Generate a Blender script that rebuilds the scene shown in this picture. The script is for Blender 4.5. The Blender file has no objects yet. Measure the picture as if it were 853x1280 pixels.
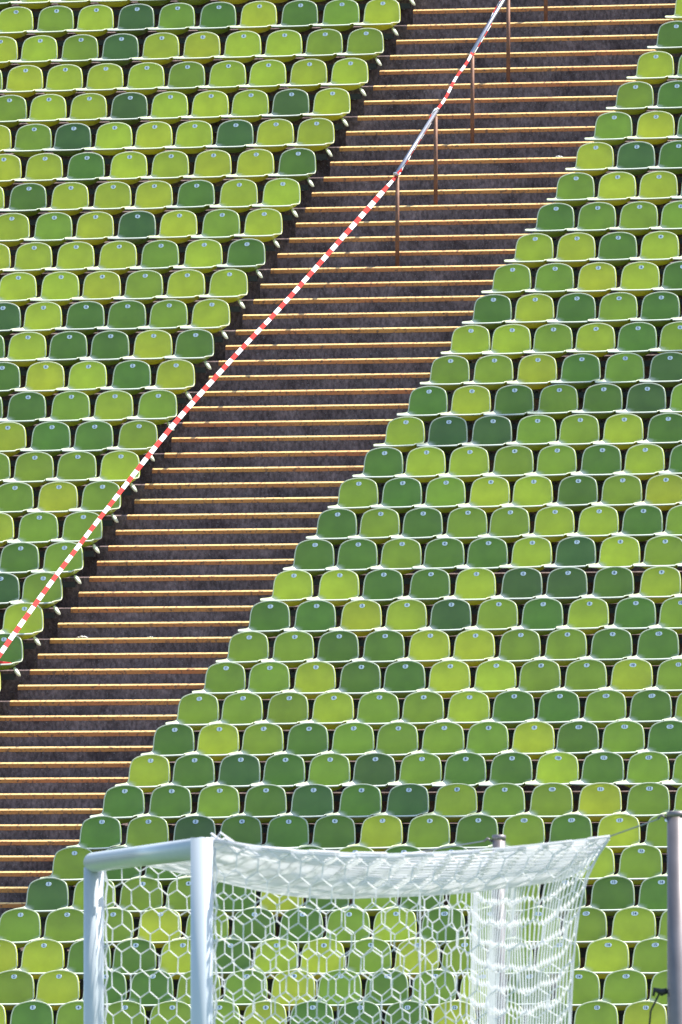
import bpy, math, random
from mathutils import Vector, noise
random.seed(7)
R_ = math.radians
scene = bpy.context.scene
col = scene.collection

# ------------------------------------------------------------------ camera, sky, sun, exposure
EYE = 1.69
F_PX = 16186.0                      # focal length in pixels of the 853x1280 photograph
HORIZ = 1247.5                      # eye level row in the photograph
cam_d = bpy.data.cameras.new('camera'); cam = bpy.data.objects.new('camera', cam_d); col.objects.link(cam)
cam_d.sensor_fit = 'VERTICAL'; cam_d.sensor_height = 24.0; cam_d.lens = 24.0 * F_PX / 1280.0
cam_d.clip_start = 1.0; cam_d.clip_end = 1500.0
cam.location = (0, 0, EYE)
cam.rotation_euler = (R_(90) + math.atan((HORIZ - 640) / F_PX), 0, 0)
cam_d.dof.use_dof = True; cam_d.dof.focus_distance = 140.0; cam_d.dof.aperture_fstop = 14.0
scene.camera = cam

SUN = Vector((0.52, 0.16, 0.84)).normalized()      # towards the sun: right of the view, slightly behind the stand, high
world = bpy.data.worlds.new('World'); scene.world = world; world.use_nodes = True
wn = world.node_tree.nodes; wl = world.node_tree.links
sky = wn.new('ShaderNodeTexSky'); sky.sky_type = 'NISHITA'; sky.sun_disc = False
sky.sun_elevation = math.asin(SUN.z); sky.sun_rotation = math.atan2(SUN.x, SUN.y)
wl.new(sky.outputs[0], wn['Background'].inputs[0]); wn['Background'].inputs[1].default_value = 0.15
sl = bpy.data.lights.new('sun', 'SUN'); sl.energy = 5.0; sl.angle = R_(0.5); sl.color = (1.0, 0.95, 0.86)
so = bpy.data.objects.new('sun', sl); col.objects.link(so); so.rotation_euler = SUN.to_track_quat('Z', 'Y').to_euler()
scene.view_settings.view_transform = 'Standard'; scene.view_settings.look = 'None'
scene.view_settings.exposure = 0.85; scene.view_settings.gamma = 1.0

# ------------------------------------------------------------------ helpers
def tag(o, label=None, cat=None, group=None, kind=None):
    if label: o['label'] = label
    if cat: o['category'] = cat
    if group: o['group'] = group
    if kind: o['kind'] = kind
    return o

def empty(name, loc, rz=0.0):
    o = bpy.data.objects.new(name, None); col.objects.link(o)
    o.location = loc; o.rotation_euler = (0, 0, rz); o.empty_display_size = 0.1
    return o

class MB:
    """collects geometry, builds one mesh"""
    def __init__(self): self.v = []; self.f = []; self.m = []
    def add(self, vs, fs, mi=0):
        b = len(self.v); self.v += [tuple(x) for x in vs]
        for k in fs: self.f.append(tuple(b + q for q in k)); self.m.append(mi)
    def box(self, x0, x1, y0, y1, z0, z1, mi=0):
        self.add([(x0,y0,z0),(x1,y0,z0),(x1,y1,z0),(x0,y1,z0),(x0,y0,z1),(x1,y0,z1),(x1,y1,z1),(x0,y1,z1)],
                 [(0,3,2,1),(4,5,6,7),(0,1,5,4),(1,2,6,5),(2,3,7,6),(3,0,4,7)], mi)
    def tube(self, pts, r, n=8, closed=False, mi=0, cap=True):
        pts = [Vector(p) for p in pts]; rings = []; N = len(pts); prev = None
        for i, p in enumerate(pts):
            a = pts[(i - 1) % N] if (closed or i > 0) else p
            c = pts[(i + 1) % N] if (closed or i < N - 1) else p
            t = (c - a).normalized()
            if prev is None:
                up = Vector((0, 0, 1)) if abs(t.z) < 0.9 else Vector((1, 0, 0))
                s = t.cross(up).normalized()
            else:
                s = (prev - t * prev.dot(t)).normalized()
            prev = s; w = t.cross(s)
            rr = r[i] if isinstance(r, (list, tuple)) else r
            rings.append([p + (s * math.cos(2*math.pi*k/n) + w * math.sin(2*math.pi*k/n)) * rr for k in range(n)])
        vs = [q for g in rings for q in g]; fs = []
        for i in range(N if closed else N - 1):
            j = (i + 1) % N
            for k in range(n):
                l = (k + 1) % n
                fs.append((i*n + k, i*n + l, j*n + l, j*n + k))
        if not closed and cap:
            fs.append(tuple(range(n - 1, -1, -1))); fs.append(tuple((N-1)*n + k for k in range(n)))
        self.add(vs, fs, mi)
    def mesh(self, name, mats, smooth=False):
        me = bpy.data.meshes.new(name); me.from_pydata(self.v, [], self.f)
        for m in (mats if isinstance(mats, (list, tuple)) else [mats]): me.materials.append(m)
        me.polygons.foreach_set('material_index', self.m)
        if smooth: me.polygons.foreach_set('use_smooth', [True] * len(me.polygons))
        me.update(); return me
    def build(self, name, mats, parent=None, smooth=False):
        o = bpy.data.objects.new(name, self.mesh(name, mats, smooth)); col.objects.link(o)
        if parent: o.parent = parent
        return o

def mesh_obj(name, me, parent=None):
    o = bpy.data.objects.new(name, me); col.objects.link(o)
    if parent: o.parent = parent
    return o

# ------------------------------------------------------------------ materials
def new_mat(name):
    m = bpy.data.materials.new(name); m.use_nodes = True
    nt = m.node_tree; return m, nt.nodes, nt.links, nt.nodes['Principled BSDF']

def simple(name, colr, rough=0.5, metal=0.0, spec=0.5, var=0.0, scale=8.0, bump=0.0):
    m, n, l, b = new_mat(name)
    b.inputs['Base Color'].default_value = (*colr, 1); b.inputs['Roughness'].default_value = rough
    b.inputs['Metallic'].default_value = metal; b.inputs['Specular IOR Level'].default_value = spec
    if var or bump:
        tc = n.new('ShaderNodeTexCoord'); nz = n.new('ShaderNodeTexNoise'); nz.inputs['Scale'].default_value = scale
        nz.inputs['Detail'].default_value = 5
        l.new(tc.outputs['Object'], nz.inputs['Vector'])
        if var:
            mr = n.new('ShaderNodeMapRange'); mr.inputs[1].default_value = 0.3; mr.inputs[2].default_value = 0.7
            mr.inputs[3].default_value = 1 - var; mr.inputs[4].default_value = 1 + var * 0.5
            l.new(nz.outputs[0], mr.inputs[0])
            mx = n.new('ShaderNodeVectorMath'); mx.operation = 'SCALE'; mx.inputs[0].default_value = colr
            l.new(mr.outputs[0], mx.inputs['Scale']); l.new(mx.outputs[0], b.inputs['Base Color'])
        if bump:
            bp = n.new('ShaderNodeBump'); bp.inputs['Strength'].default_value = bump; bp.inputs['Distance'].default_value = 0.01
            l.new(nz.outputs[0], bp.inputs['Height']); l.new(bp.outputs[0], b.inputs['Normal'])
    return m

def concrete_mat():
    m, n, l, b = new_mat('weathered_concrete')
    tc = n.new('ShaderNodeTexCoord')
    mp = n.new('ShaderNodeMapping'); mp.inputs['Scale'].default_value = (1, 1, 0.6); l.new(tc.outputs['Object'], mp.inputs[0])
    big = n.new('ShaderNodeTexNoise'); big.inputs['Scale'].default_value = 2.2; big.inputs['Detail'].default_value = 10; big.inputs['Roughness'].default_value = 0.72
    l.new(tc.outputs['Object'], big.inputs['Vector'])
    st = n.new('ShaderNodeTexNoise'); st.inputs['Scale'].default_value = 30; st.inputs['Detail'].default_value = 4
    l.new(mp.outputs[0], st.inputs['Vector'])
    sp = n.new('ShaderNodeTexNoise'); sp.inputs['Scale'].default_value = 55; sp.inputs['Detail'].default_value = 3
    l.new(tc.outputs['Object'], sp.inputs['Vector'])
    r1 = n.new('ShaderNodeValToRGB'); r1.color_ramp.elements[0].position = 0.3; r1.color_ramp.elements[0].color = (0.062, 0.043, 0.043, 1)
    r1.color_ramp.elements[1].position = 0.72; r1.color_ramp.elements[1].color = (0.27, 0.20, 0.19, 1)
    l.new(big.outputs[0], r1.inputs[0])
    r2 = n.new('ShaderNodeMapRange'); r2.inputs[1].default_value = 0.35; r2.inputs[2].default_value = 0.68; r2.inputs[3].default_value = 0.62; r2.inputs[4].default_value = 1.32
    l.new(st.outputs[0], r2.inputs[0])
    s1 = n.new('ShaderNodeVectorMath'); s1.operation = 'SCALE'; l.new(r1.outputs[0], s1.inputs[0]); l.new(r2.outputs[0], s1.inputs['Scale'])
    r3 = n.new('ShaderNodeMapRange'); r3.inputs[1].default_value = 0.62; r3.inputs[2].default_value = 0.70; r3.inputs[3].default_value = 0; r3.inputs[4].default_value = 0.5
    l.new(sp.outputs[0], r3.inputs[0])
    mx = n.new('ShaderNodeMix'); mx.data_type = 'RGBA'; mx.inputs['B'].default_value = (0.34, 0.32, 0.31, 1)
    l.new(r3.outputs[0], mx.inputs['Factor']); l.new(s1.outputs[0], mx.inputs['A'])
    l.new(mx.outputs['Result'], b.inputs['Base Color']); b.inputs['Roughness'].default_value = 0.92
    b.inputs['Specular IOR Level'].default_value = 0.2
    bp = n.new('ShaderNodeBump'); bp.inputs['Strength'].default_value = 0.6; bp.inputs['Distance'].default_value = 0.01
    l.new(sp.outputs[0], bp.inputs['Height']); l.new(bp.outputs[0], b.inputs['Normal'])
    return m

def paint_mat(name='worn_orange_paint', c0=(0.58,0.185,0.060,1), c1=(0.62,0.27,0.065,1)):
    m, n, l, b = new_mat(name)
    tc = n.new('ShaderNodeTexCoord')
    a = n.new('ShaderNodeTexNoise'); a.inputs['Scale'].default_value = 0.9; a.inputs['Detail'].default_value = 3
    c = n.new('ShaderNodeTexNoise'); c.inputs['Scale'].default_value = 30; c.inputs['Detail'].default_value = 6
    l.new(tc.outputs['Object'], a.inputs['Vector']); l.new(tc.outputs['Object'], c.inputs['Vector'])
    r = n.new('ShaderNodeValToRGB'); r.color_ramp.elements[0].position = 0.35; r.color_ramp.elements[0].color = c0
    r.color_ramp.elements[1].position = 0.65; r.color_ramp.elements[1].color = c1
    l.new(a.outputs[0], r.inputs[0])
    w = n.new('ShaderNodeMapRange'); w.inputs[1].default_value = 0.52; w.inputs[2].default_value = 0.68; w.inputs[4].default_value = 0.8
    l.new(c.outputs[0], w.inputs[0])
    mx = n.new('ShaderNodeMix'); mx.data_type = 'RGBA'; mx.inputs['B'].default_value = (0.12, 0.07, 0.05, 1)
    l.new(w.outputs[0], mx.inputs['Factor']); l.new(r.outputs[0], mx.inputs['A']); l.new(mx.outputs['Result'], b.inputs['Base Color'])
    b.inputs['Roughness'].default_value = 0.75
    return m

def seat_mat():
    m, n, l, b = new_mat('green_seat_plastic')
    oi = n.new('ShaderNodeObjectInfo'); tc = n.new('ShaderNodeTexCoord')
    nz = n.new('ShaderNodeTexNoise'); nz.inputs['Scale'].default_value = 5; nz.inputs['Detail'].default_value = 4
    ad = n.new('ShaderNodeVectorMath'); ad.operation = 'ADD'; l.new(tc.outputs['Object'], ad.inputs[0]); 
    sc = n.new('ShaderNodeMath'); sc.operation = 'MULTIPLY'; sc.inputs[1].default_value = 40; l.new(oi.outputs['Random'], sc.inputs[0])
    l.new(sc.outputs[0], ad.inputs[1]); l.new(ad.outputs[0], nz.inputs['Vector'])
    mr = n.new('ShaderNodeMapRange'); mr.inputs[1].default_value = 0.3; mr.inputs[2].default_value = 0.7; mr.inputs[3].default_value = 0.88; mr.inputs[4].default_value = 1.10
    l.new(nz.outputs[0], mr.inputs[0])
    s = n.new('ShaderNodeVectorMath'); s.operation = 'SCALE'; l.new(oi.outputs['Color'], s.inputs[0]); l.new(mr.outputs[0], s.inputs['Scale'])
    at = n.new('ShaderNodeAttribute'); at.attribute_name = 'sun_pale'
    wm = n.new('ShaderNodeMix'); wm.data_type = 'RGBA'; wm.inputs['B'].default_value = (0.78, 0.80, 0.72, 1)  # near-white mix paints strong sunlight into the seat colour
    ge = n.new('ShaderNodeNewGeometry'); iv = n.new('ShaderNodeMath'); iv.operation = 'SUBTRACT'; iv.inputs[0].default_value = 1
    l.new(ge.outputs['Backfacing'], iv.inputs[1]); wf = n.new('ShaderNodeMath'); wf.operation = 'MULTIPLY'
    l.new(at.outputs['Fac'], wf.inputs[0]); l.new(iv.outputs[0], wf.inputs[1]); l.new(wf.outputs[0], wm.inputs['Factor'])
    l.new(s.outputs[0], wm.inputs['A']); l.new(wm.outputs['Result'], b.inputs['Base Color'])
    b.inputs['Roughness'].default_value = 0.36; b.inputs['Specular IOR Level'].default_value = 0.5
    b.inputs['Coat Weight'].default_value = 0.28; b.inputs['Coat Roughness'].default_value = 0.3
    tr = n.new('ShaderNodeBsdfTranslucent')
    g = n.new('ShaderNodeVectorMath'); g.operation = 'MULTIPLY'; g.inputs[1].default_value = (1.25, 1.1, 0.5)
    l.new(s.outputs[0], g.inputs[0]); l.new(g.outputs[0], tr.inputs[0])
    mx = n.new('ShaderNodeMixShader'); mx.inputs[0].default_value = 0.05
    l.new(b.outputs[0], mx.inputs[1]); l.new(tr.outputs[0], mx.inputs[2]); l.new(mx.outputs[0], n['Material Output'].inputs[0])
    return m

def net_mat():
    m, n, l, b = new_mat('white_net_cord'); b.inputs['Base Color'].default_value = (0.84, 0.84, 0.86, 1); b.inputs['Roughness'].default_value = 0.7
    tr = n.new('ShaderNodeBsdfTranslucent'); tr.inputs[0].default_value = (0.9, 0.9, 0.92, 1)
    mx = n.new('ShaderNodeMixShader'); mx.inputs[0].default_value = 0.6
    l.new(b.outputs[0], mx.inputs[1]); l.new(tr.outputs[0], mx.inputs[2]); l.new(mx.outputs[0], n['Material Output'].inputs[0])
    return m
M = {
 'concrete': concrete_mat(), 'paint': paint_mat(), 'paint_sunlit_top': paint_mat('sunlit_yellow_nosing_paint', (0.84,0.50,0.19,1), (0.86,0.60,0.24,1)), 'seat': seat_mat(),  # second nosing paint is paler, putting sunlight into the edge colour
 'plate': simple('pale_blue_enamel', (0.60, 0.70, 0.84), 0.45), 'ink': simple('dark_blue_ink', (0.02, 0.05, 0.16), 0.5),
 'rail': simple('seat_rail_steel', (0.035, 0.04, 0.038), 0.6, var=0.2), 'rail_cap': simple('pale_green_rail_cap', (0.78, 0.86, 0.66), 0.4),
 'rust': simple('brown_rusted_steel', (0.21, 0.098, 0.060), 0.6, 0.2, var=0.3, scale=14),
 'grey_tube': simple('brushed_grey_steel', (0.42, 0.42, 0.46), 0.35, 0.7, var=0.1),
 'red': simple('red_tape_film', (0.62, 0.040, 0.035), 0.7, spec=0.1), 'white_tape': simple('white_tape_film', (0.80, 0.80, 0.82), 0.7, spec=0.1),
 'goal': simple('white_powder_coat', (0.56, 0.61, 0.66), 0.3, var=0.04, scale=3),
 'net': net_mat(),
 'pole': simple('galvanised_pole', (0.23, 0.205, 0.215), 0.45, 0.5, var=0.2, scale=6),
 'black': simple('black_rubber', (0.02, 0.02, 0.025), 0.6), 'paper': simple('white_paper', (0.85, 0.84, 0.82), 0.8),
 'grass': simple('mown_grass', (0.06, 0.12, 0.03), 0.9, var=0.4, scale=3, bump=0.3),
 'red_cloth': simple('red_plastic_strip', (0.62, 0.02, 0.015), 0.5),
}

# ------------------------------------------------------------------ stand frame of reference
PSI = R_(17.0056)
ROW = Vector((math.cos(PSI), -math.sin(PSI), 0))       # along a row, to the right
INTO = Vector((math.sin(PSI), math.cos(PSI), 0))       # up into the stand
X0, D0, Z0, H1, H2, H3, DEP = -3.99762, 129.890819, -0.095566, 0.309114, 0.001728, -0.00174, 0.768158
def zdisc(j): return EYE + Z0 + H1*j + H2*j*j + H3*1e-3*j**3
def zp(j): return zdisc(j) - 0.675                      # platform height of row j (row 0 = nearest fully seen row)
def S(j, u, dn, z):                                     # stand coordinates -> world
    return Vector((X0, D0, 0)) + INTO*(j*DEP + dn) + ROW*u + Vector((0, 0, z))
FRONT, RISER = -0.668158, 0.10                          # platform front edge / foot of the next riser, from the seat line

RIGHT={32:(0.819,0.5000),31:(0.783,0.5000),30:(0.749,0.5004),29:(0.704,0.5042),28:(0.694,0.5028),27:(0.682,0.5017),26:(0.658,0.4975),25:(0.627,0.5000),24:(0.594,0.5010),23:(0.586,0.4924),22:(0.548,0.4890),21:(0.527,0.5137),20:(0.504,0.5058),19:(0.473,0.5037),18:(0.446,0.5014),17:(0.398,0.5010),16:(0.380,0.4955),15:(0.356,0.4944),14:(0.357,0.5148),13:(0.334,0.5095),12:(0.336,0.5052),11:(0.313,0.5003),10:(0.254,0.4984),9:(0.237,0.4922),8:(0.210,0.4938),7:(0.181,0.5151),6:(0.178,0.5072),5:(0.133,0.5064),4:(0.105,0.5017),3:(0.062,0.4997),2:(0.066,0.4946),1:(-0.004,0.4934),0:(-0.028,0.4897)}
LEFT={33:(-3.047,0.5159),32:(-3.023,0.5120),31:(-2.983,0.5091),30:(-2.971,0.5037),29:(-2.932,0.5004),28:(-2.921,0.5195),27:(-2.878,0.5178),26:(-2.862,0.5122),25:(-2.829,0.5152),24:(-2.800,0.5089),23:(-2.763,0.5037),22:(-2.720,0.4994),21:(-2.702,0.5162),20:(-2.669,0.5125),19:(-2.652,0.5117),18:(-2.609,0.5052),17:(-2.578,0.5051),16:(-2.545,0.5094),15:(-2.505,0.5128),14:(-2.491,0.5000),13:(-2.464,0.5000),12:(-2.435,0.5000)}
def right(j):
    return RIGHT.get(j) or (0.025*j + 0.0, 0.50)
def left(j):
    return LEFT.get(j) or (-2.13 - 0.0275*j, 0.507)
JMIN, JMAX = -2, 40

# ------------------------------------------------------------------ setting
g = MB(); g.add([(-700,-200,0),(700,-200,0),(700,1200,0),(-700,1200,0)], [(0,1,2,3)])
tag(g.build('ground', M['grass']), kind='structure')

CH = 0.014; CHD = 0.030                                             # chamfer of every concrete edge
t = MB(); prof = []
z_first = zp(JMIN)
prof += [(JMIN*DEP+FRONT, -0.2)]
for j in range(JMIN, JMAX + 1):
    b = j*DEP
    prof += [(b+FRONT, zp(j)-CH), (b+FRONT+CHD, zp(j)), (b+RISER, zp(j))]
prof += [(JMAX*DEP+RISER+12, zp(JMAX)), (JMAX*DEP+RISER+12, -0.2)]
UA, UB = -26.0, 26.0
vs = []
for dn, z in prof: vs += [S(0, UA, dn, z), S(0, UB, dn, z)]
fs = [(2*i, 2*i+1, 2*i+3, 2*i+2) for i in range(len(prof)-1)]
fs += [tuple(2*i for i in range(len(prof)-1, -1, -1)), tuple(2*i+1 for i in range(len(prof)))]
t.add(vs, fs)
tag(t.build('terrace', M['concrete']), kind='structure')

def edge_profile_strip(mb, j, uL, uR, dn, z, band, proud=0.0025, top=0.05):
    """painted nosing: band on the face, chamfer and a strip of the tread"""
    p = [(dn-proud, z-CH-band), (dn-proud, z-CH-0.001), (dn+CHD-0.001, z+proud), (dn+top, z+proud), (dn+top, z+0.0002), (dn+0.001, z-CH-band)]
    n_ = max(2, int((uR-uL)/0.35)); rows = []
    for i in range(n_+1):
        u = uL + (uR-uL)*i/n_
        w = 0.004*noise.noise(Vector((u*2.1, j*3.7, 0))) + 0.003*noise.noise(Vector((u*9, j*1.7, 5)))
        rows.append([S(j, u, a, zz + (w if k in (0, 5) else 0)) for k, (a, zz) in enumerate(p)])
    vs = [q for r in rows for q in r]; fs = []
    m = len(p)
    for i in range(n_):
        for k in range(m):
            l_ = (k+1) % m
            fs.append((i*m+k, (i+1)*m+k, (i+1)*m+l_, i*m+l_))
    n0 = len(mb.f)
    fs += [tuple(range(m)), tuple(n_*m+k for k in range(m-1, -1, -1))]
    mb.add(vs, fs)
    for q in range(n_*m):
        if q % m in (1, 2): mb.m[n0+q] = 1  # chamfer and tread strip get the paint with sunlight in its colour

stairs = MB(); nosings = []
for j in range(JMIN, JMAX):
    uL = left(j)[0] + 0.25; uR = right(j)[0] - 0.24
    zb, zt = zp(j), (zp(j)+zp(j+1))/2
    f = RISER - DEP/2
    p = [(f, zb-0.02), (f, zt-CH), (f+CHD, zt), (RISER+0.02, zt), (RISER+0.02, zb-0.02)]
    vs = [S(j, uL, a, z) for a, z in p] + [S(j, uR, a, z) for a, z in p]
    n_ = len(p)
    fs = [(k, n_+k, n_+(k+1) % n_, (k+1) % n_) for k in range(n_)] + [tuple(range(n_-1, -1, -1)), tuple(range(n_, 2*n_))]
    stairs.add(vs, fs)
    mb = MB(); edge_profile_strip(mb, j, uL+0.002, uR-0.002, f, zt, 0.040); nosings.append(mb)
    mb = MB(); edge_profile_strip(mb, j, left(j)[0]+0.29, right(j)[0]-0.27, FRONT, zp(j), 0.044); nosings.append(mb)
st = tag(stairs.build('stairs', M['concrete']), kind='structure')
for mb in nosings: mb.build('painted_nosing', [M['paint'], M['paint_sunlit_top']], st)

# ------------------------------------------------------------------ the seat
def catmull(P, n):
    out = []; N = len(P)
    for i in range(N-1):
        p0, p1, p2, p3 = P[max(i-1, 0)], P[i], P[i+1], P[min(i+2, N-1)]
        for k in range(n):
            t_ = k/n
            out.append(tuple(0.5*((2*b)+(c-a)*t_+(2*a-5*b+4*c-d)*t_*t_+(3*b-a-3*c+d)*t_**3) for a, b, c, d in zip(p0, p1, p2, p3)))
    out.append(tuple(P[-1])); return out
# (centre y, centre z, edge half width, edge y, edge z)
PRO = [(-0.443,0.345,0.228,-0.440,0.349),(-0.430,0.357,0.238,-0.424,0.361),(-0.405,0.353,0.243,-0.395,0.366),(-0.34,0.324,0.243,-0.335,0.371),(-0.25,0.303,0.240,-0.25,0.376),
       (-0.16,0.302,0.236,-0.16,0.382),(-0.100,0.320,0.231,-0.098,0.389),(-0.066,0.355,0.226,-0.062,0.401),(-0.042,0.400,0.223,-0.044,0.424),
       (-0.022,0.455,0.220,-0.036,0.468),(-0.008,0.520,0.215,-0.028,0.527),(0.000,0.567,0.205,-0.020,0.568),(0.008,0.600,0.191,-0.010,0.597),
       (0.018,0.627,0.166,0.002,0.619),(0.027,0.644,0.132,0.014,0.636),(0.034,0.654,0.092,0.024,0.648),(0.038,0.658,0.048,0.034,0.656)]
def T(z): return 0.675 + (z-0.597)*(1.146 if z < 0.597 else 1.0)
PRO = [(a, T(b), c, d, T(e)) for a, b, c, d, e in PRO]
def shell_mesh(nsub=2, nu=14, name='shell', bead_n=6):
    V = catmull(PRO, nsub); mb = MB(); rows = []
    for cy, cz, w, ey, ez in V:
        r = []
        for i in range(nu+1):
            u = -1 + 2*i/nu; g_ = abs(u)**2.5
            r.append(Vector((w*u, cy+(ey-cy)*g_, cz+(ez-cz)*g_)))
        rows.append(r)
    vs = [q for r in rows for q in r]; n_ = nu+1
    fs = [(a*n_+b, a*n_+b+1, (a+1)*n_+b+1, (a+1)*n_+b) for a in range(len(rows)-1) for b in range(nu)]
    mb.add(vs, fs)
    loop = rows[0][:] + [r[-1] for r in rows[1:]] + rows[-1][::-1][1:] + [r[0] for r in rows[-2:0:-1]]
    rad = []
    for p in loop:
        rad.append(0.0075)
    # edge flange folded backwards round the back
    N_ = len(loop); fl = []
    for i, p in enumerate(loop):
        k = max(0.0, min(1.0, (p.z-T(0.375))/0.05)); o_ = 0.006*k
        nrm = Vector((p.x, 0, (p.z-T(0.52)) if p.z > T(0.56) else 0)); nrm = nrm.normalized() if nrm.length > 1e-6 else Vector((0,0,1))
        fl.append(p + nrm*o_*0.5 + Vector((0, 0.030*k, 0)) + (Vector((0, 0, -0.004)) if k == 0 else Vector((0,0,0))))
    mb.add([*loop, *fl], [(i, (i+1) % N_, N_+(i+1) % N_, N_+i) for i in range(N_)])
    mb.tube(loop, rad, bead_n, closed=True)
    return mb
def sun_pale_values(mb, n_grid):  # per-vertex share of painted sunlight: rims, front lip, pan and its sides
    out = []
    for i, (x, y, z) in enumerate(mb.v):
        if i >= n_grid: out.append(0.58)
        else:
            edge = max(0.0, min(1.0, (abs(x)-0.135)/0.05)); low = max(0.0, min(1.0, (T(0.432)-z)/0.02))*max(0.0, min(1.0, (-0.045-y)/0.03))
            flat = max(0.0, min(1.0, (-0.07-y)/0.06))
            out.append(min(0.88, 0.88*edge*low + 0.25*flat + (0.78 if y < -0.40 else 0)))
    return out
def put_sun_pale(me, vals):
    a_ = me.attributes.new('sun_pale', 'FLOAT', 'POINT'); a_.data.foreach_set('value', vals)
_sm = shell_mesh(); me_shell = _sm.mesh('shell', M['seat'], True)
put_sun_pale(me_shell, sun_pale_values(_sm, (2*(len(PRO)-1)+1)*15))

def bracket_mb():
    b = MB()
    b.box(-0.035, 0.035, -0.23, -0.09, 0.298, 0.322)
    b.box(-0.018, 0.018, -0.20, -0.14, 0.24, 0.298)
    return b
me_bracket = bracket_mb().mesh('bracket', M['rail'])

def plate_mesh(w, h):
    mb = MB(); n_ = 18; y0 = -0.0045
    ring = []
    for k in range(n_):
        a = 2*math.pi*k/n_
        ex = abs(math.cos(a))**0.8*math.copysign(1, math.cos(a)); ez = abs(math.sin(a))**0.8*math.copysign(1, math.sin(a))
        ring.append((w/2*ex, h/2*ez))
    lean = -0.12
    vs = [(x, y0 - z*lean, z) for x, z in ring] + [(x, 0.004 - z*lean, z) for x, z in ring]
    fs = [tuple(range(n_))[::-1]] + [(k, (k+1) % n_, n_+(k+1) % n_, n_+k) for k in range(n_)]
    mb.add(vs, fs); return mb
me_plate = plate_mesh(0.058, 0.043).mesh('number_plate', M['plate'])
me_plate_wide = plate_mesh(0.072, 0.043).mesh('number_plate', M['plate'])

def text_mesh(s):
    c = bpy.data.curves.new('t', 'FONT'); c.body = s; c.size = 0.038; c.align_x = 'CENTER'; c.align_y = 'CENTER'
    c.extrude = 0.0006; c.offset = 0.0006; c.resolution_u = 2
    o = bpy.data.objects.new('t', c); col.objects.link(o)
    dg = bpy.context.evaluated_depsgraph_get(); dg.update()
    me = bpy.data.meshes.new_from_object(o.evaluated_get(dg))
    bpy.data.objects.remove(o); bpy.data.curves.remove(c)
    for v in me.vertices:
        x, y, z = v.co; v.co = (x, -0.0055 - z + 0.12*y, y)
    me.materials.clear(); me.materials.append(M['ink']); me.name = 'seat_number'
    return me
NUM = {k: text_mesh(str(k)) for k in range(1, 21)}

# colours of the faded plastic, linear
BASE = {1: (0.47, 0.54, 0.028), 2: (0.27, 0.38, 0.024), 3: (0.135, 0.245, 0.020), 4: (0.095, 0.175, 0.028)}
WORD = {1: 'lime green', 2: 'bright green', 3: 'mid green', 4: 'dark blue-green'}
LC = {33:'1214231321',32:'1124111122',31:'2111121111',30:'211411141',29:'124111411',28:'11311113',27:'13111311',26:'1214121',25:'1111213',
      24:'111211',23:'413321',22:'313313',21:'31131',20:'33212',19:'1332',18:'2221',17:'212',16:'122',15:'32',14:'42',13:'31',12:'3',11:'1'}
RC = {33:'12',32:'32',31:'12',30:'23',29:'213',28:'143',27:'211',26:'3222',25:'1131',24:'22113',23:'31323',22:'112132',21:'221324',20:'3132342',
      19:'1442213',18:'31122313',17:'23211321',16:'323221132',15:'332331412',14:'113314431',13:'3311423132',12:'2233112233',11:'22133112212',
      10:'222122133232',9:'312322221323',8:'1343242331322',7:'3323434122122',6:'3243331232312',5:'23333323323122',4:'42223132322333',
      3:'222123321322212',2:'113313112122212',1:'221332212321322',0:'213222213331232112'[:16]}
RC[0] = '2132222133312321'
ORD = ['first','second','third','fourth','fifth','sixth','seventh','eighth','ninth','tenth','eleventh','twelfth','thirteenth','fourteenth','fifteenth',
       'sixteenth','seventeenth','eighteenth','nineteenth','twentieth']
ORD += ['twenty-'+o for o in ORD[:9]] + ['thirtieth'] + ['thirty-'+o for o in ORD[:9]]

def px(p):
    return 426.5 + F_PX*p.x/p.y, HORIZ - F_PX*(p.z-EYE)/p.y
spots = []
for j in range(JMIN, 37):
    for side in 'LR':
        u0, pt = left(j) if side == 'L' else right(j)
        if side == 'L' and j < 8: continue
        for k in range(0, 26):
            rng = random.Random(j*1000 + k + (500 if side == 'L' else 0))
            u = u0 + (k*pt if side == 'R' else -k*pt) + (rng.uniform(-0.006, 0.006) if k else 0)
            p = S(j, u, 0, zp(j)); x, yb = px(p); _, yt = px(p + Vector((0, 0, 0.745))); hw = 0.24*0.956*F_PX/p.y
            _, yl = px(p + Vector((0, 0, 0.37)))
            if x > 853+210 or x < -210: break
            w = max(0, min(853, x+hw*0.9) - max(0, x-hw)); h = max(0, min(1280, yl) - max(0, yt))
            codes = LC.get(j, '') if side == 'L' else RC.get(j, '')
            if k < len(codes): c = int(codes[-1-k] if side == 'L' else codes[k])
            else: c = rng.choice([1,1,1,2,3] if side == 'L' else [1,2,2,3])
            spots.append([w*h, j, side, k, u, c, rng])
spots.sort(key=lambda s: -s[0])
vis = [s for s in spots if s[0] > 0]
single = spots[:min(300, len(vis))]; rest = spots[len(single):]
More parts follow.
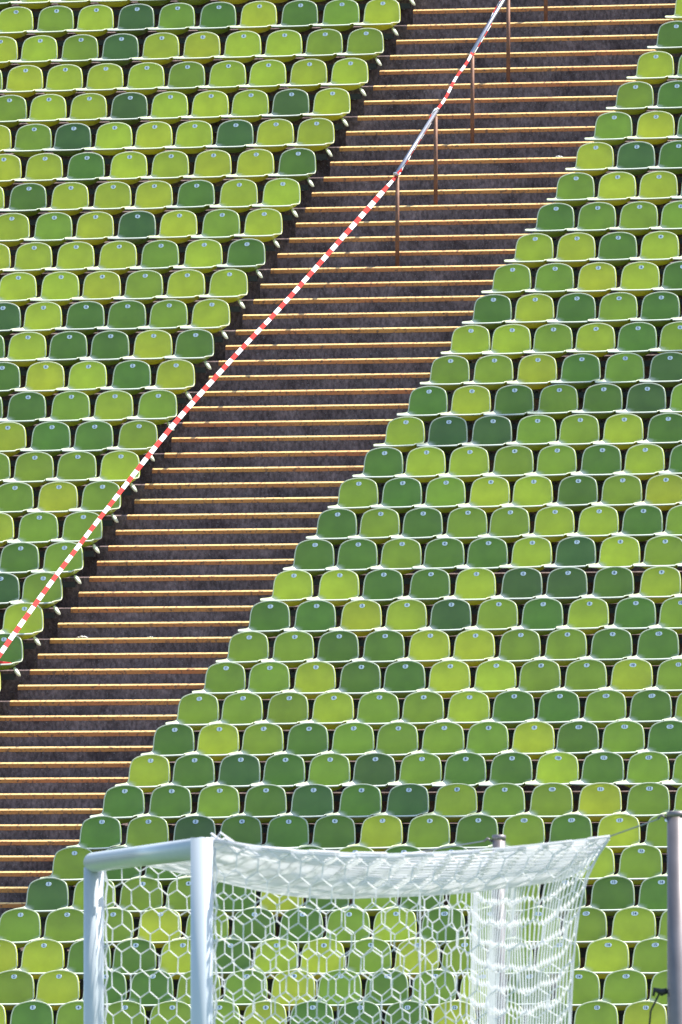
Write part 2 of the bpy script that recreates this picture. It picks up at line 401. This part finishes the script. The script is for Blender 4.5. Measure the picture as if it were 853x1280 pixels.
# row counts as seen in the picture
def seat_colour(c, rng):
    b = BASE[c]; v = rng.uniform(0.90, 1.10); h = rng.uniform(-0.08, 0.08)
    return (b[0]*v*(1+h), b[1]*v, b[2]*v*(1-h), 1)
for area, j, side, k, u, c, rng in single:
    tilt = rng.uniform(-0.014, 0.014)
    root = empty('stadium_seat', S(j, u, 0, zp(j)), -PSI + rng.uniform(-0.03, 0.03)); root.rotation_euler.x = tilt; root.rotation_euler.y = rng.uniform(-0.010, 0.010)
    if side == 'R':
        if j >= 2: lab = f'{WORD[c]} seat, {ORD[k]} right of the stairs, in the {ORD[j]} row from the bottom'
        else: lab = f'{WORD[c]} seat, {ORD[k-1]} from the left edge, in the {"bottom" if j == 0 else "second"} row of the photo'
    else:
        lab = f'{WORD[c]} seat, {ORD[k]} left of the stairs, in the {ORD[34-j]} row from the top'
    tag(root, lab, 'seat', 'green stadium seats in rows on the terrace')
    sh = mesh_obj('shell', me_shell, root); sh.color = seat_colour(c, rng)
    br = mesh_obj('bracket', me_bracket, root)
    pl = mesh_obj('number_plate', me_plate_wide if k+1 >= 10 else me_plate, root); pl.location = (rng.uniform(-0.004, 0.004), -0.0015, 0.675 + rng.uniform(-0.003, 0.003)); pl.rotation_euler.y = rng.uniform(-0.12, 0.12)
    nm = mesh_obj('seat_number', NUM[min(k+1, 20)], pl)
# the remaining, smallest ones: one object, colour carried by four materials' worth of object colour is not possible, so by attribute
def rest_material():
    m = M['seat'].copy(); m.name = 'green_seat_plastic_far'; n = m.node_tree.nodes; l = m.node_tree.links
    at = n.new('ShaderNodeAttribute'); at.attribute_name = 'seat_colour'
    for x in [x for x in m.node_tree.links if x.from_node.type == 'OBJECT_INFO' and x.from_socket.name == 'Color']:
        to = x.to_socket; l.remove(x); l.new(at.outputs['Color'], to)
    return m
import numpy as np
rb = MB(); cols = []; sun_pales = []
lo = shell_mesh(1, 12, bead_n=5); lo_w = sun_pale_values(lo, len(PRO)*13); pls = plate_mesh(0.058, 0.043)
for area, j, side, k, u, c, rng in rest:
    o = S(j, u, 0, zp(j)); 
    def W(v): return o + ROW*v[0] + INTO*v[1] + Vector((0, 0, v[2]))
    cc = seat_colour(c, rng)
    n0 = len(rb.v); rb.add([W(v) for v in lo.v], lo.f, 0); cols += [cc]*(len(rb.v)-n0); sun_pales += lo_w + [0.0]*0
    n0 = len(rb.v); rb.add([W((v[0], v[1]-0.0015, v[2]+0.675)) for v in pls.v], pls.f, 1)
    me = NUM[min(k+1, 20)]
    rb.add([W((v.co.x, v.co.y-0.0015, v.co.z+0.675)) for v in me.vertices], [tuple(p.vertices) for p in me.polygons], 2)
    cols += [cc]*(len(rb.v)-n0); sun_pales += [0.0]*(len(rb.v)-len(sun_pales))
ro = rb.build('stadium_seats', [rest_material(), M['plate'], M['ink']])
put_sun_pale(ro.data, sun_pales)
at = ro.data.color_attributes.new('seat_colour', 'FLOAT_COLOR', 'POINT')
at.data.foreach_set('color', [x for c_ in cols for x in c_])
for p in ro.data.polygons: p.use_smooth = (p.material_index == 0)
tag(ro, 'green plastic seats of the farthest and cut-off rows of both blocks', 'seats', kind='stuff')
print('seats', len(single), 'visible', len(vis), 'all', len(spots))

# mounting rails under each row
for j in range(0, 35):
    for side in 'LR':
        if side == 'L' and j < 11: continue
        u0, pt = left(j) if side == 'L' else right(j)
        a, b = (u0-6.5, u0+0.185) if side == 'L' else (u0-0.12, u0+8.5)
        if side == 'L': a = max(a, u0 - (j-8)*0.30 - 0.6)
        else: b = min(b, u0 + (36-j)*0.30 + 0.6)
        z = zp(j); base = S(j, a, 0, z)
        root = empty('seat_rail', base, -PSI)
        L_ = b-a
        mb = MB(); mb.box(0, L_, -0.20, -0.14, 0.235, 0.298)
        n_ = int(L_/1.5)+1
        for i in range(n_):
            x = 0.5 + i*1.5
            if x < L_-0.1: mb.box(x, x+0.05, -0.14, RISER+0.01, 0.24, 0.29)
        mb.build('beam', M['rail'], root)
        if side == 'L':
            # slanted pressed end plate of the rail
            c = MB(); n_ = 16; ring = []
            for k in range(n_):
                an = 2*math.pi*k/n_; y = 0.050*math.cos(an); zz = 0.050*math.sin(an)
                ring.append((0.030*(-zz/0.05), y*1.0 - 0.0, zz))
            vs = [(L_+0.006+x, -0.17+y, 0.320+z_) for x, y, z_ in ring] + [(L_+0.030+x, -0.17+y, 0.320+z_) for x, y, z_ in ring]
            c.add(vs, [tuple(range(n_))[::-1], tuple(range(n_, 2*n_))] + [(k, (k+1) % n_, n_+(k+1) % n_, n_+k) for k in range(n_)])
            c.build('end_cap', M['rail_cap'], root, True)
            tag(root, f'seat rail with pale oval end cap, left block, {ORD[34-j]} row from the top', 'seat rail', 'rails carrying the rows of seats')
        else:
            tag(root, f'dark seat rail beneath the right block, {ORD[j]} row from the bottom', 'seat rail', 'rails carrying the rows of seats')

# ------------------------------------------------------------------ handrail
def ray(x, y, depth):                                   # point at a depth seen at photograph position x, y
    return Vector(((x-426.5)*depth/F_PX, depth, EYE + (HORIZ-y)*depth/F_PX))
def u_at(j, dn, x):
    B = Vector((X0, D0, 0)) + INTO*(j*DEP+dn); t_ = (x-426.5)/F_PX
    return (t_*B.y - B.x)/(ROW.x - t_*ROW.y)
hr = empty('handrail', S(26, u_at(26, -0.47, 497), -0.47, zp(26)))
tag(hr, 'thin steel handrail on brown posts standing in the middle of the stairs', 'handrail')
tops = []
for j, x in ((26,497),(28,545),(30,591),(32,636),(34,683),(36,731),(38,779)):
    p = S(j, u_at(j, -0.47, x), -0.47, zp(j)); q = p + Vector((0, 0, 1.045)); tops.append(q)
    mb = MB(); mb.tube([p - hr.location, q - hr.location], 0.0235, 12)
    mb.tube([p - hr.location + Vector((0,0,0.002)), p - hr.location + Vector((0,0,0.012))], 0.045, 14)
    mb.build('post', M['rust'], hr, True)
    mb = MB(); mb.tube([q - hr.location, q - hr.location + Vector((0,0,0.035))], 0.013, 8); mb.build('saddle', M['grey_tube'], hr, True)
d_ = (tops[1]-tops[0]).normalized(); RZ = Vector((0, 0, 0.048))
rail_a = [tops[0]+RZ-d_*0.06, tops[1]+RZ+d_*0.05]
d2 = (tops[3]-tops[2]).normalized()
rail_b = [tops[2]+RZ-d2*0.05] + [q+RZ for q in tops[3:]] + [tops[-1]+RZ+d2*0.5]
for rp_ in (rail_a, rail_b):
    mb = MB(); mb.tube([p-hr.location for p in rp_], 0.023, 12); mb.build('top_rail', M['grey_tube'], hr, True)

# ------------------------------------------------------------------ barrier tape
def ribbon(mb, pts, width, side_fn, start=0.0, half=0.155):
    s = start; n_ = len(pts)
    for i in range(n_-1):
        a, b = pts[i], pts[i+1]; w0, w1 = side_fn(i)*width/2, side_fn(i+1)*width/2
        L_ = (b-a).length; nn = (b-a).cross(w0+w1).normalized()*0.0004
        mi = int(s/half) % 2
        vs = [a-w0+nn, b-w1+nn, b+w1+nn, a+w0+nn, a-w0-nn, b-w1-nn, b+w1-nn, a+w0-nn]
        mb.add(vs, [(0,1,2,3),(7,6,5,4),(0,4,5,1),(3,2,6,7)], mi); s += L_
    return s
A = tops[0] + RZ
key = [(0,0)] 
dA = A.y; dB = S(10.6, u_at(10.6, -0.3, 0), -0.3, 0).y
ax, ay = px(A)
kp = [(ax,ay+3),(403,325),(346,389),(310,427),(265,476),(220,527),(175,583),(130,641),(98,683),(67,724),(33,771),(0,818),(-45,884),(-110,980)]
P3 = []
for x, y in kp:
    f = (ax-x)/ax; P3.append(tuple(ray(x, y, dA+(dB-dA)*f)))
path = [Vector(p) for p in catmull(P3, 60)]
# resample evenly so the red and white fields are even
def resample(pts, step):
    out = [pts[0]]; need = step
    for a, b in zip(pts, pts[1:]):
        L_ = (b-a).length; pos = 0.0
        while L_ - pos >= need:
            pos += need; out.append(a + (b-a)*(pos/L_)); need = step
        need -= L_ - pos
    return out
path = resample(path, 0.02)
mb = MB()
def side1(i):
    i = min(i, len(path)-2); t_ = (path[i+1]-path[i]).normalized()
    w = t_.cross(Vector((0, 1, 0))).normalized()
    a = 0.35*math.sin(i*0.004+0.6) + 0.08*math.sin(i*0.03)
    fade = min(1.0, 0.45 + i/60)*(1.0 - 0.16*i/len(path))*(1 + 0.08*math.sin(i*0.02+1))
    return (w*math.cos(a) + Vector((0, 1, 0))*math.sin(a))*fade
ribbon(mb, path, 0.056, side1)
# the part wound along the rail
def wound(pts, ang, rad, width, start):
    rp = resample(pts, 0.02); n_ = len(rp); P2 = []; SD = []
    for i, p in enumerate(rp):
        t_ = (rp[min(i+1, n_-1)]-rp[max(i-1, 0)]).normalized(); a = ang(i/(n_-1))
        e1 = Vector((0,-1,0)); e1 = (e1 - t_*e1.dot(t_)).normalized(); e2 = t_.cross(e1)
        P2.append(p + (e1*math.cos(a)+e2*math.sin(a))*rad(i/(n_-1))); SD.append(-e1*math.sin(a)+e2*math.cos(a))
    return ribbon(mb, P2, width, lambda i: SD[min(i, n_-1)], start)
q0, q1 = tops[1]+RZ, tops[2]+RZ
s_ = wound(rail_a, lambda f: 0.5+min(f*7, 2.4)+max(0, f-0.85)*20, lambda f: 0.029, 0.036, 0.0)
s_ = wound([q0+d_*0.05, q0.lerp(q1, 0.5)-Vector((0,0,0.012)), q1-d_*0.05], lambda f: 0.35*math.sin(f*9), lambda f: 0.029, 0.032, s_)
s_ = wound(rail_b, lambda f: 2.6+2*math.pi*min(1, max(0, f*3-0.35)/0.6)+max(0, f*3-1.4)*3, lambda f: 0.029, 0.036, s_)
# knot round the rail end
for q in range(3):
    c = A - d_*0.03 + d_*0.02*q; ring = []
    for k in range(13):
        a = 2*math.pi*k/12; ring.append(c + Vector((math.cos(a)*0.034, math.sin(a)*0.034, 0.012*math.sin(a*2+q)))+Vector((0,0,-0.01*q)))
    mb.tube(ring, 0.008, 5, mi=1)
tp = mb.build('barrier_tape', [M['red'], M['white_tape']])
tag(tp, 'red and white striped barrier tape stretched across the stairs from the handrail', 'barrier tape')

# ------------------------------------------------------------------ cable-like blockers added high above, unseen, to cast soft shade bands over the rows
def on_slope(x, y):
    for j in range(-2, 40):
        p = S(j, u_at(j, -0.3, x), -0.3, zp(j)+0.53)
        if px(p)[1] < y: return p
for (xa, ya, xb, yb, rr, lab) in ((-60, 1120, 560, 1010, 0.42, 'thick grey shade-casting bundle added out of view above the lower rows of seats'),
                                  (540, 552, 880, 428, 0.24, 'thinner grey shade-casting bundle added out of view above the right block of seats')):
    a = on_slope(xa, ya) + SUN*36; b = on_slope(xb, yb) + SUN*36
    mb = MB(); L = (b-a)
    for k in range(3):
        an = 2*math.pi*k/3; off = Vector((math.cos(an)*rr*0.5, 0, math.sin(an)*rr*0.5))
        mb.tube([off - L*(0.02 if rr > 0.3 else 0.0), L*0.5+off, L + off], rr*0.55, 12)
    o = mb.build('shade_caster', M['grey_tube'], smooth=True); o.location = a
    tag(o, lab, 'roof cable')

# ------------------------------------------------------------------ litter
def scrap(loc, w, h, seed, label, mat, name='paper_scrap', cat='litter'):
    rg = random.Random(seed); mb = MB(); nx, ny = 8, 6; vs = []
    for a in range(nx+1):
        for b in range(ny+1):
            q = Vector((a*0.9+seed, b*0.9, 0))
            vs.append((w*(a/nx-0.5) + 0.01*noise.noise(q*2), w*0.6*(b/ny-0.5)+0.01*noise.noise(q*2+Vector((5,5,5))),
                       h*(0.15+0.85*abs(math.sin(a*1.1+seed)*math.cos(b*0.9+seed*0.5))*(1-abs(2*a/nx-1)**2*0.8)) ))
    n_ = ny+1
    fs = [(a*n_+b, (a+1)*n_+b, (a+1)*n_+b+1, a*n_+b+1) for a in range(nx) for b in range(ny)]
    top = len(vs); vs2 = [(x, y, 0.0) for x, y, z in vs]
    mb.add(vs + vs2, fs + [tuple(top+q for q in f_[::-1]) for f_ in fs])
    o = mb.build(name, mat); o.location = loc; o.rotation_euler = (0, 0, -PSI)
    return tag(o, label, cat)
def on_step(j, x, half):
    dn = FRONT+0.075 if not half else RISER-DEP/2+0.075
    z = zp(j) if not half else (zp(j)+zp(j+1))/2
    return S(j, u_at(j, dn, x), dn, z+0.004)
def nearest(y, x):
    best = None
    for j in range(0, 36):
        for half in (0, 1):
            p = on_step(j, x, half); yy = px(p)[1]
            if best is None or abs(yy-y) < best[0]: best = (abs(yy-y), j, half)
    return best[1], best[2]
j_, h_ = nearest(799, 103); scrap(on_step(j_, 103, h_), 0.11, 0.030, 1, 'crumpled white paper lying on a stair edge in the lower left', M['paper'])
j_, h_ = nearest(196, 700); scrap(on_step(j_, 700, h_), 0.085, 0.022, 4, 'flat white paper scrap on a high stair beside the right seats', M['paper'])
j_, h_ = nearest(799, 188); scrap(on_step(j_, 188, h_), 0.06, 0.014, 7, 'small grey-white paper crumb near the middle of a lower stair', M['paper'])
# red strip lying on a seat at the left edge
mb = MB(); o = S(12, left(12)[0], 0, zp(12))
pts = []
for i in range(30):
    a = i/29; pts.append(o + ROW*(-0.20+0.41*a) + INTO*(-0.39+0.02*math.sin(a*9)) + Vector((0,0,0.418+0.018*math.sin(a*math.pi*1.1)+0.004*math.sin(a*14)-0.012*a)))
mb.tube(pts, [0.014*(0.6+0.6*math.sin(i/29*math.pi)**0.5) for i in range(30)], 7)
tag(mb.build('plastic_strip', M['red_cloth'], smooth=True), 'crumpled red plastic strip lying on a seat at the left edge under the tape', 'plastic strip')

# ------------------------------------------------------------------ goal
NB, FB = Vector((-0.752, 70.0, 0)), Vector((-1.477, 77.4, 0))     # near and far post
gd = (FB-NB); GL = gd.length; gd.normalize(); gb = Vector((gd.y, -gd.x, 0))   # along the goal line, and back from it
goal = empty('football_goal', NB); tag(goal, 'white metal football goal frame seen almost end-on in front of the seats', 'goal frame')
ZB = 2.50
for P_ in (NB, FB):
    mb = MB(); mb.tube([P_-NB, P_-NB+Vector((0,0,ZB-0.03 if P_ is FB else ZB+0.055))], 0.0605, 28); mb.build('post', M['goal'], goal, True)
mb = MB(); e = 0.0
mb.tube([Vector((0,0,ZB)) + gd*0.02, Vector((0,0,ZB))+gd*(GL*0.5), FB-NB+Vector((0,0,ZB))+gd*0.045, FB-NB+Vector((0,0,ZB))+gd*0.058], [0.0595,0.0595,0.0595,0.045], 28)
mb.build('crossbar', M['goal'], goal, True)
for P_ in (NB, FB):
    mb = MB(); 
    for zz in (0.5, 1.0, 1.5, 2.0): mb.tube([P_-NB+gb*0.058+Vector((0,0,zz)), P_-NB+gb*0.085+Vector((0,0,zz))], 0.007, 6)
    mb.build('net_hook', M['goal'], goal)

DEPTH = 2.22
def zback(a):                                              # height of the slack rear edge
    return 2.565 - 0.21*(1-abs(2*a-1)**3.4)
def top_z(a, b):
    return (2.55*(1-b) + zback(a)*b) - (0.11 + 0.10*math.sin(math.pi*a))*4*b*(1-b)*(0.6+0.4*(1-b))
def side_x(z, near):                                      # near: 1 at the near corner, 0 at the far one                                       # how far back the rear edge hangs at height z
    h = max(0, min(1, (2.55-z)/2.55))
    return DEPTH - (0.19*(1-math.exp(-h*2.55/0.22)) + 0.07*h)*near - 0.26*(max(0.0, 0.10-near)/0.10)**2
def hexnet(mb, nu, nv, cw, fn, r, seed, tall=1.14, jit=0.012):
    """hexagonal mesh with upright sides; u across, v up, in metres of cloth; fn -> point"""
    hh = cw/math.sqrt(3)*tall; nodes = {}; edges = set()
    def node(x, y):
        key = (round(x/cw*2), round(y/hh*2))
        if key not in nodes: nodes[key] = (x, y)
        return key
    rows_ = int(nv/(1.5*hh))+2; cols_ = int(nu/cw)+2
    for r0 in range(rows_):
        for c0 in range(cols_):
            cx_ = (c0 + (0.5 if r0 % 2 else 0))*cw; cy_ = r0*1.5*hh
            ks = [node(cx_+dx, cy_+dy) for dx, dy in ((0,hh),(cw/2,hh/2),(cw/2,-hh/2),(0,-hh),(-cw/2,-hh/2),(-cw/2,hh/2))]
            for a, b in zip(ks, ks[1:]+ks[:1]): edges.add((min(a,b), max(a,b)))
    def pos(key):
        x, y = nodes[key]; q = Vector((x*1.7+seed, y*1.7, seed*2.3))
        dx = jit*noise.noise(q)*2; dy = jit*noise.noise(q+Vector((9,3,1)))*2
        return fn(min(max(x+dx, 0), nu), min(max(y+dy, 0), nv), noise.noise(q*0.6+Vector((3,8,2))))
    for a, b in edges:
        (xa, ya), (xb, yb) = nodes[a], nodes[b]
        ia = 0 <= xa <= nu and 0 <= ya <= nv; ib = 0 <= xb <= nu and 0 <= yb <= nv
        if not (ia or ib): continue
        pa, pb = pos(a), pos(b)
        if (pa-pb).length < 0.01: continue
        mb.tube([pa, pb], r, 4, cap=False)
netroot = empty('goal_net', NB); tag(netroot, 'white hexagonal goal net hung behind the goal frame and tied back to poles', 'goal net')
CW, RC_ = 0.130, 0.0034
def wl(p): return p - NB
# side nets
for nm_, P_, sd in (('near', NB, 1.0), ('far', FB, 5.0)):
    a_ = 0.0 if nm_ == 'near' else 1.0
    def fn(x, y, w, P_=P_, a_=a_):
        zt = top_z(a_, x/DEPTH); z = 0.02 + (zt-0.02)*(y/2.55)
        xx = 0.06 + (side_x(z, 1-a_)-0.06)*(x/DEPTH)
        bulge = 0.10*w*math.sin(math.pi*x/DEPTH)
        return wl(P_ + gb*xx + gd*bulge*(1 if a_ else -1) + Vector((0,0,z)))
    mb = MB(); hexnet(mb, DEPTH, 2.55, CW, fn, RC_, sd); 
    eg = [fn(DEPTH, 2.55*k/24, 0) for k in range(25)]; mb.tube(eg, 0.006, 6)
    tp_ = [fn(DEPTH*k/24, 2.55, 0) for k in range(25)]; mb.tube(tp_, 0.006, 6)
    mb.build('side_net', M['net'], netroot)
# rear net
def fnb(x, y, w):
    a = x/GL; a = 1.22*a - 0.22*a*a; x = a*GL; zt = zback(a); z = 0.02 + (zt-0.02)*(y/2.55)
    sag = 0.05*math.sin(a*math.pi*9+y*1.2)*(0.4+0.6*y/2.55)
    return wl(NB + gd*x + gb*(side_x(z, 1-a) + 0.05*w*math.sin(math.pi*a) - 0.02*math.sin(math.pi*a)) + Vector((0,0,z - 0.035*abs(math.sin(a*math.pi*4))*math.sin(math.pi*y/2.55))))
mb = MB(); hexnet(mb, GL, 2.55, 0.168, fnb, 0.0043, 2.0, tall=0.90); mb.tube([fnb(GL*k/40, 2.55, 0) for k in range(41)], 0.007, 6); mb.build('rear_net', M['net'], netroot)
def fnt(x, y, w):
    a = x/GL; b = y/DEPTH; return wl(NB + gd*x + gb*(0.03+(side_x(2.55, 1-a)-0.03)*b - 0.02*math.sin(math.pi*a)*b) + Vector((0,0,top_z(a,b)+0.02*w*math.sin(math.pi*b))))
mb = MB(); hexnet(mb, GL, DEPTH, CW, fnt, 0.0088, 3.0); hexnet(mb, GL, DEPTH, CW, lambda x, y, w: fnt(x, y, -w) - Vector((0,0,0.012)), 0.0070, 8.0); mb.build('top_net', M['net'], netroot)
# lashing of the net along posts and crossbar
mb = MB()
for P_ in (NB, FB):
    c_ = wl(P_) + gb*0.075
    mb.tube([c_+Vector((0.008*math.sin(k*2.2), 0.008*math.cos(k*1.7), 2.5*k/40)) for k in range(41)], 0.006, 5)
mb.tube([wl(NB)+gd*(GL*k/60)+gb*(0.062+0.006*math.sin(k*2.0))+Vector((0,0,2.53+0.01*math.sin(k*3.1))) for k in range(61)], 0.006, 5)
for k in range(5):
    mb.tube([wl(NB)+gb*0.05+Vector((0,0,2.50+0.02*k)), wl(NB)+gb*(0.10+0.03*k)+gd*0.02*k+Vector((0,0,2.585-0.03*k)), wl(NB)+gb*(0.22+0.05*k)+Vector((0,0,2.50-0.02*k))], 0.006, 5)
mb.build('edge_cord', M['net'], netroot)

# net poles behind the goal
NP, FP = Vector((1.815, 70.1, 0)), Vector((0.945, 77.5, 0))
for P_, h_, r_, lab, hook in ((NP, 2.69, 0.050, 'grey metal net pole at the right edge of the photo, tied to the net corner', True),
                         (FP, 2.655, 0.039, 'grey metal net pole standing behind the dense corner of the goal net', False)):
    root = empty('net_pole', P_); tag(root, lab, 'pole', 'poles holding the goal net back')
    mb = MB(); mb.tube([(0,0,0), (0,0,h_)], r_, 20); mb.build('shaft', M['pole'], root, True)
    mb = MB(); mb.tube([(0,0,h_-0.02), (0,0,h_+0.008), (0,0,h_+0.012)], [r_*1.06, r_*1.06, r_*0.6], 20); mb.build('cap', M['pole'], root, True)
    mb = MB(); mb.tube([(-r_,0,h_-0.03), (-r_-0.03,0,h_-0.01), (-r_-0.05,0,h_-0.03)], 0.008, 6); mb.build('eyelet', M['pole'], root, True)
    if hook:
        mb = MB(); mb.tube([(-r_,0,1.73),(-r_-0.03,0,1.72),(-r_-0.07,0,1.735),(-r_-0.075,0,1.70)], [0.016,0.02,0.014,0.008], 8)
        mb.tube([(-r_-0.04,0,1.72),(-r_-0.09,0,1.62),(-r_-0.10,0,1.50),(-r_-0.06,0,1.40)], 0.006, 6)
        mb.build('rope_cleat', M['black'], root, True)
mb = MB()
c0 = NB + gb*DEPTH + Vector((0,0,zback(0))); c1 = FB + gb*(DEPTH-0.26) + Vector((0,0,zback(1)))
mb.tube([wl(c0), wl((c0+NP+Vector((-0.09,0,2.66)))/2 - Vector((0,0,1.33*0 )) ) if False else wl(c0.lerp(NP+Vector((-0.09,0,2.66)), 0.5)), wl(NP+Vector((-0.09,0,2.66)))], 0.004, 5)
mb.build('guy_rope', M['grey_tube'], netroot); mb = MB(); mb.tube([wl(c1), wl(FP+Vector((-0.08,0,2.63)))], 0.004, 5)
mb.build('guy_rope', M['grey_tube'], netroot)
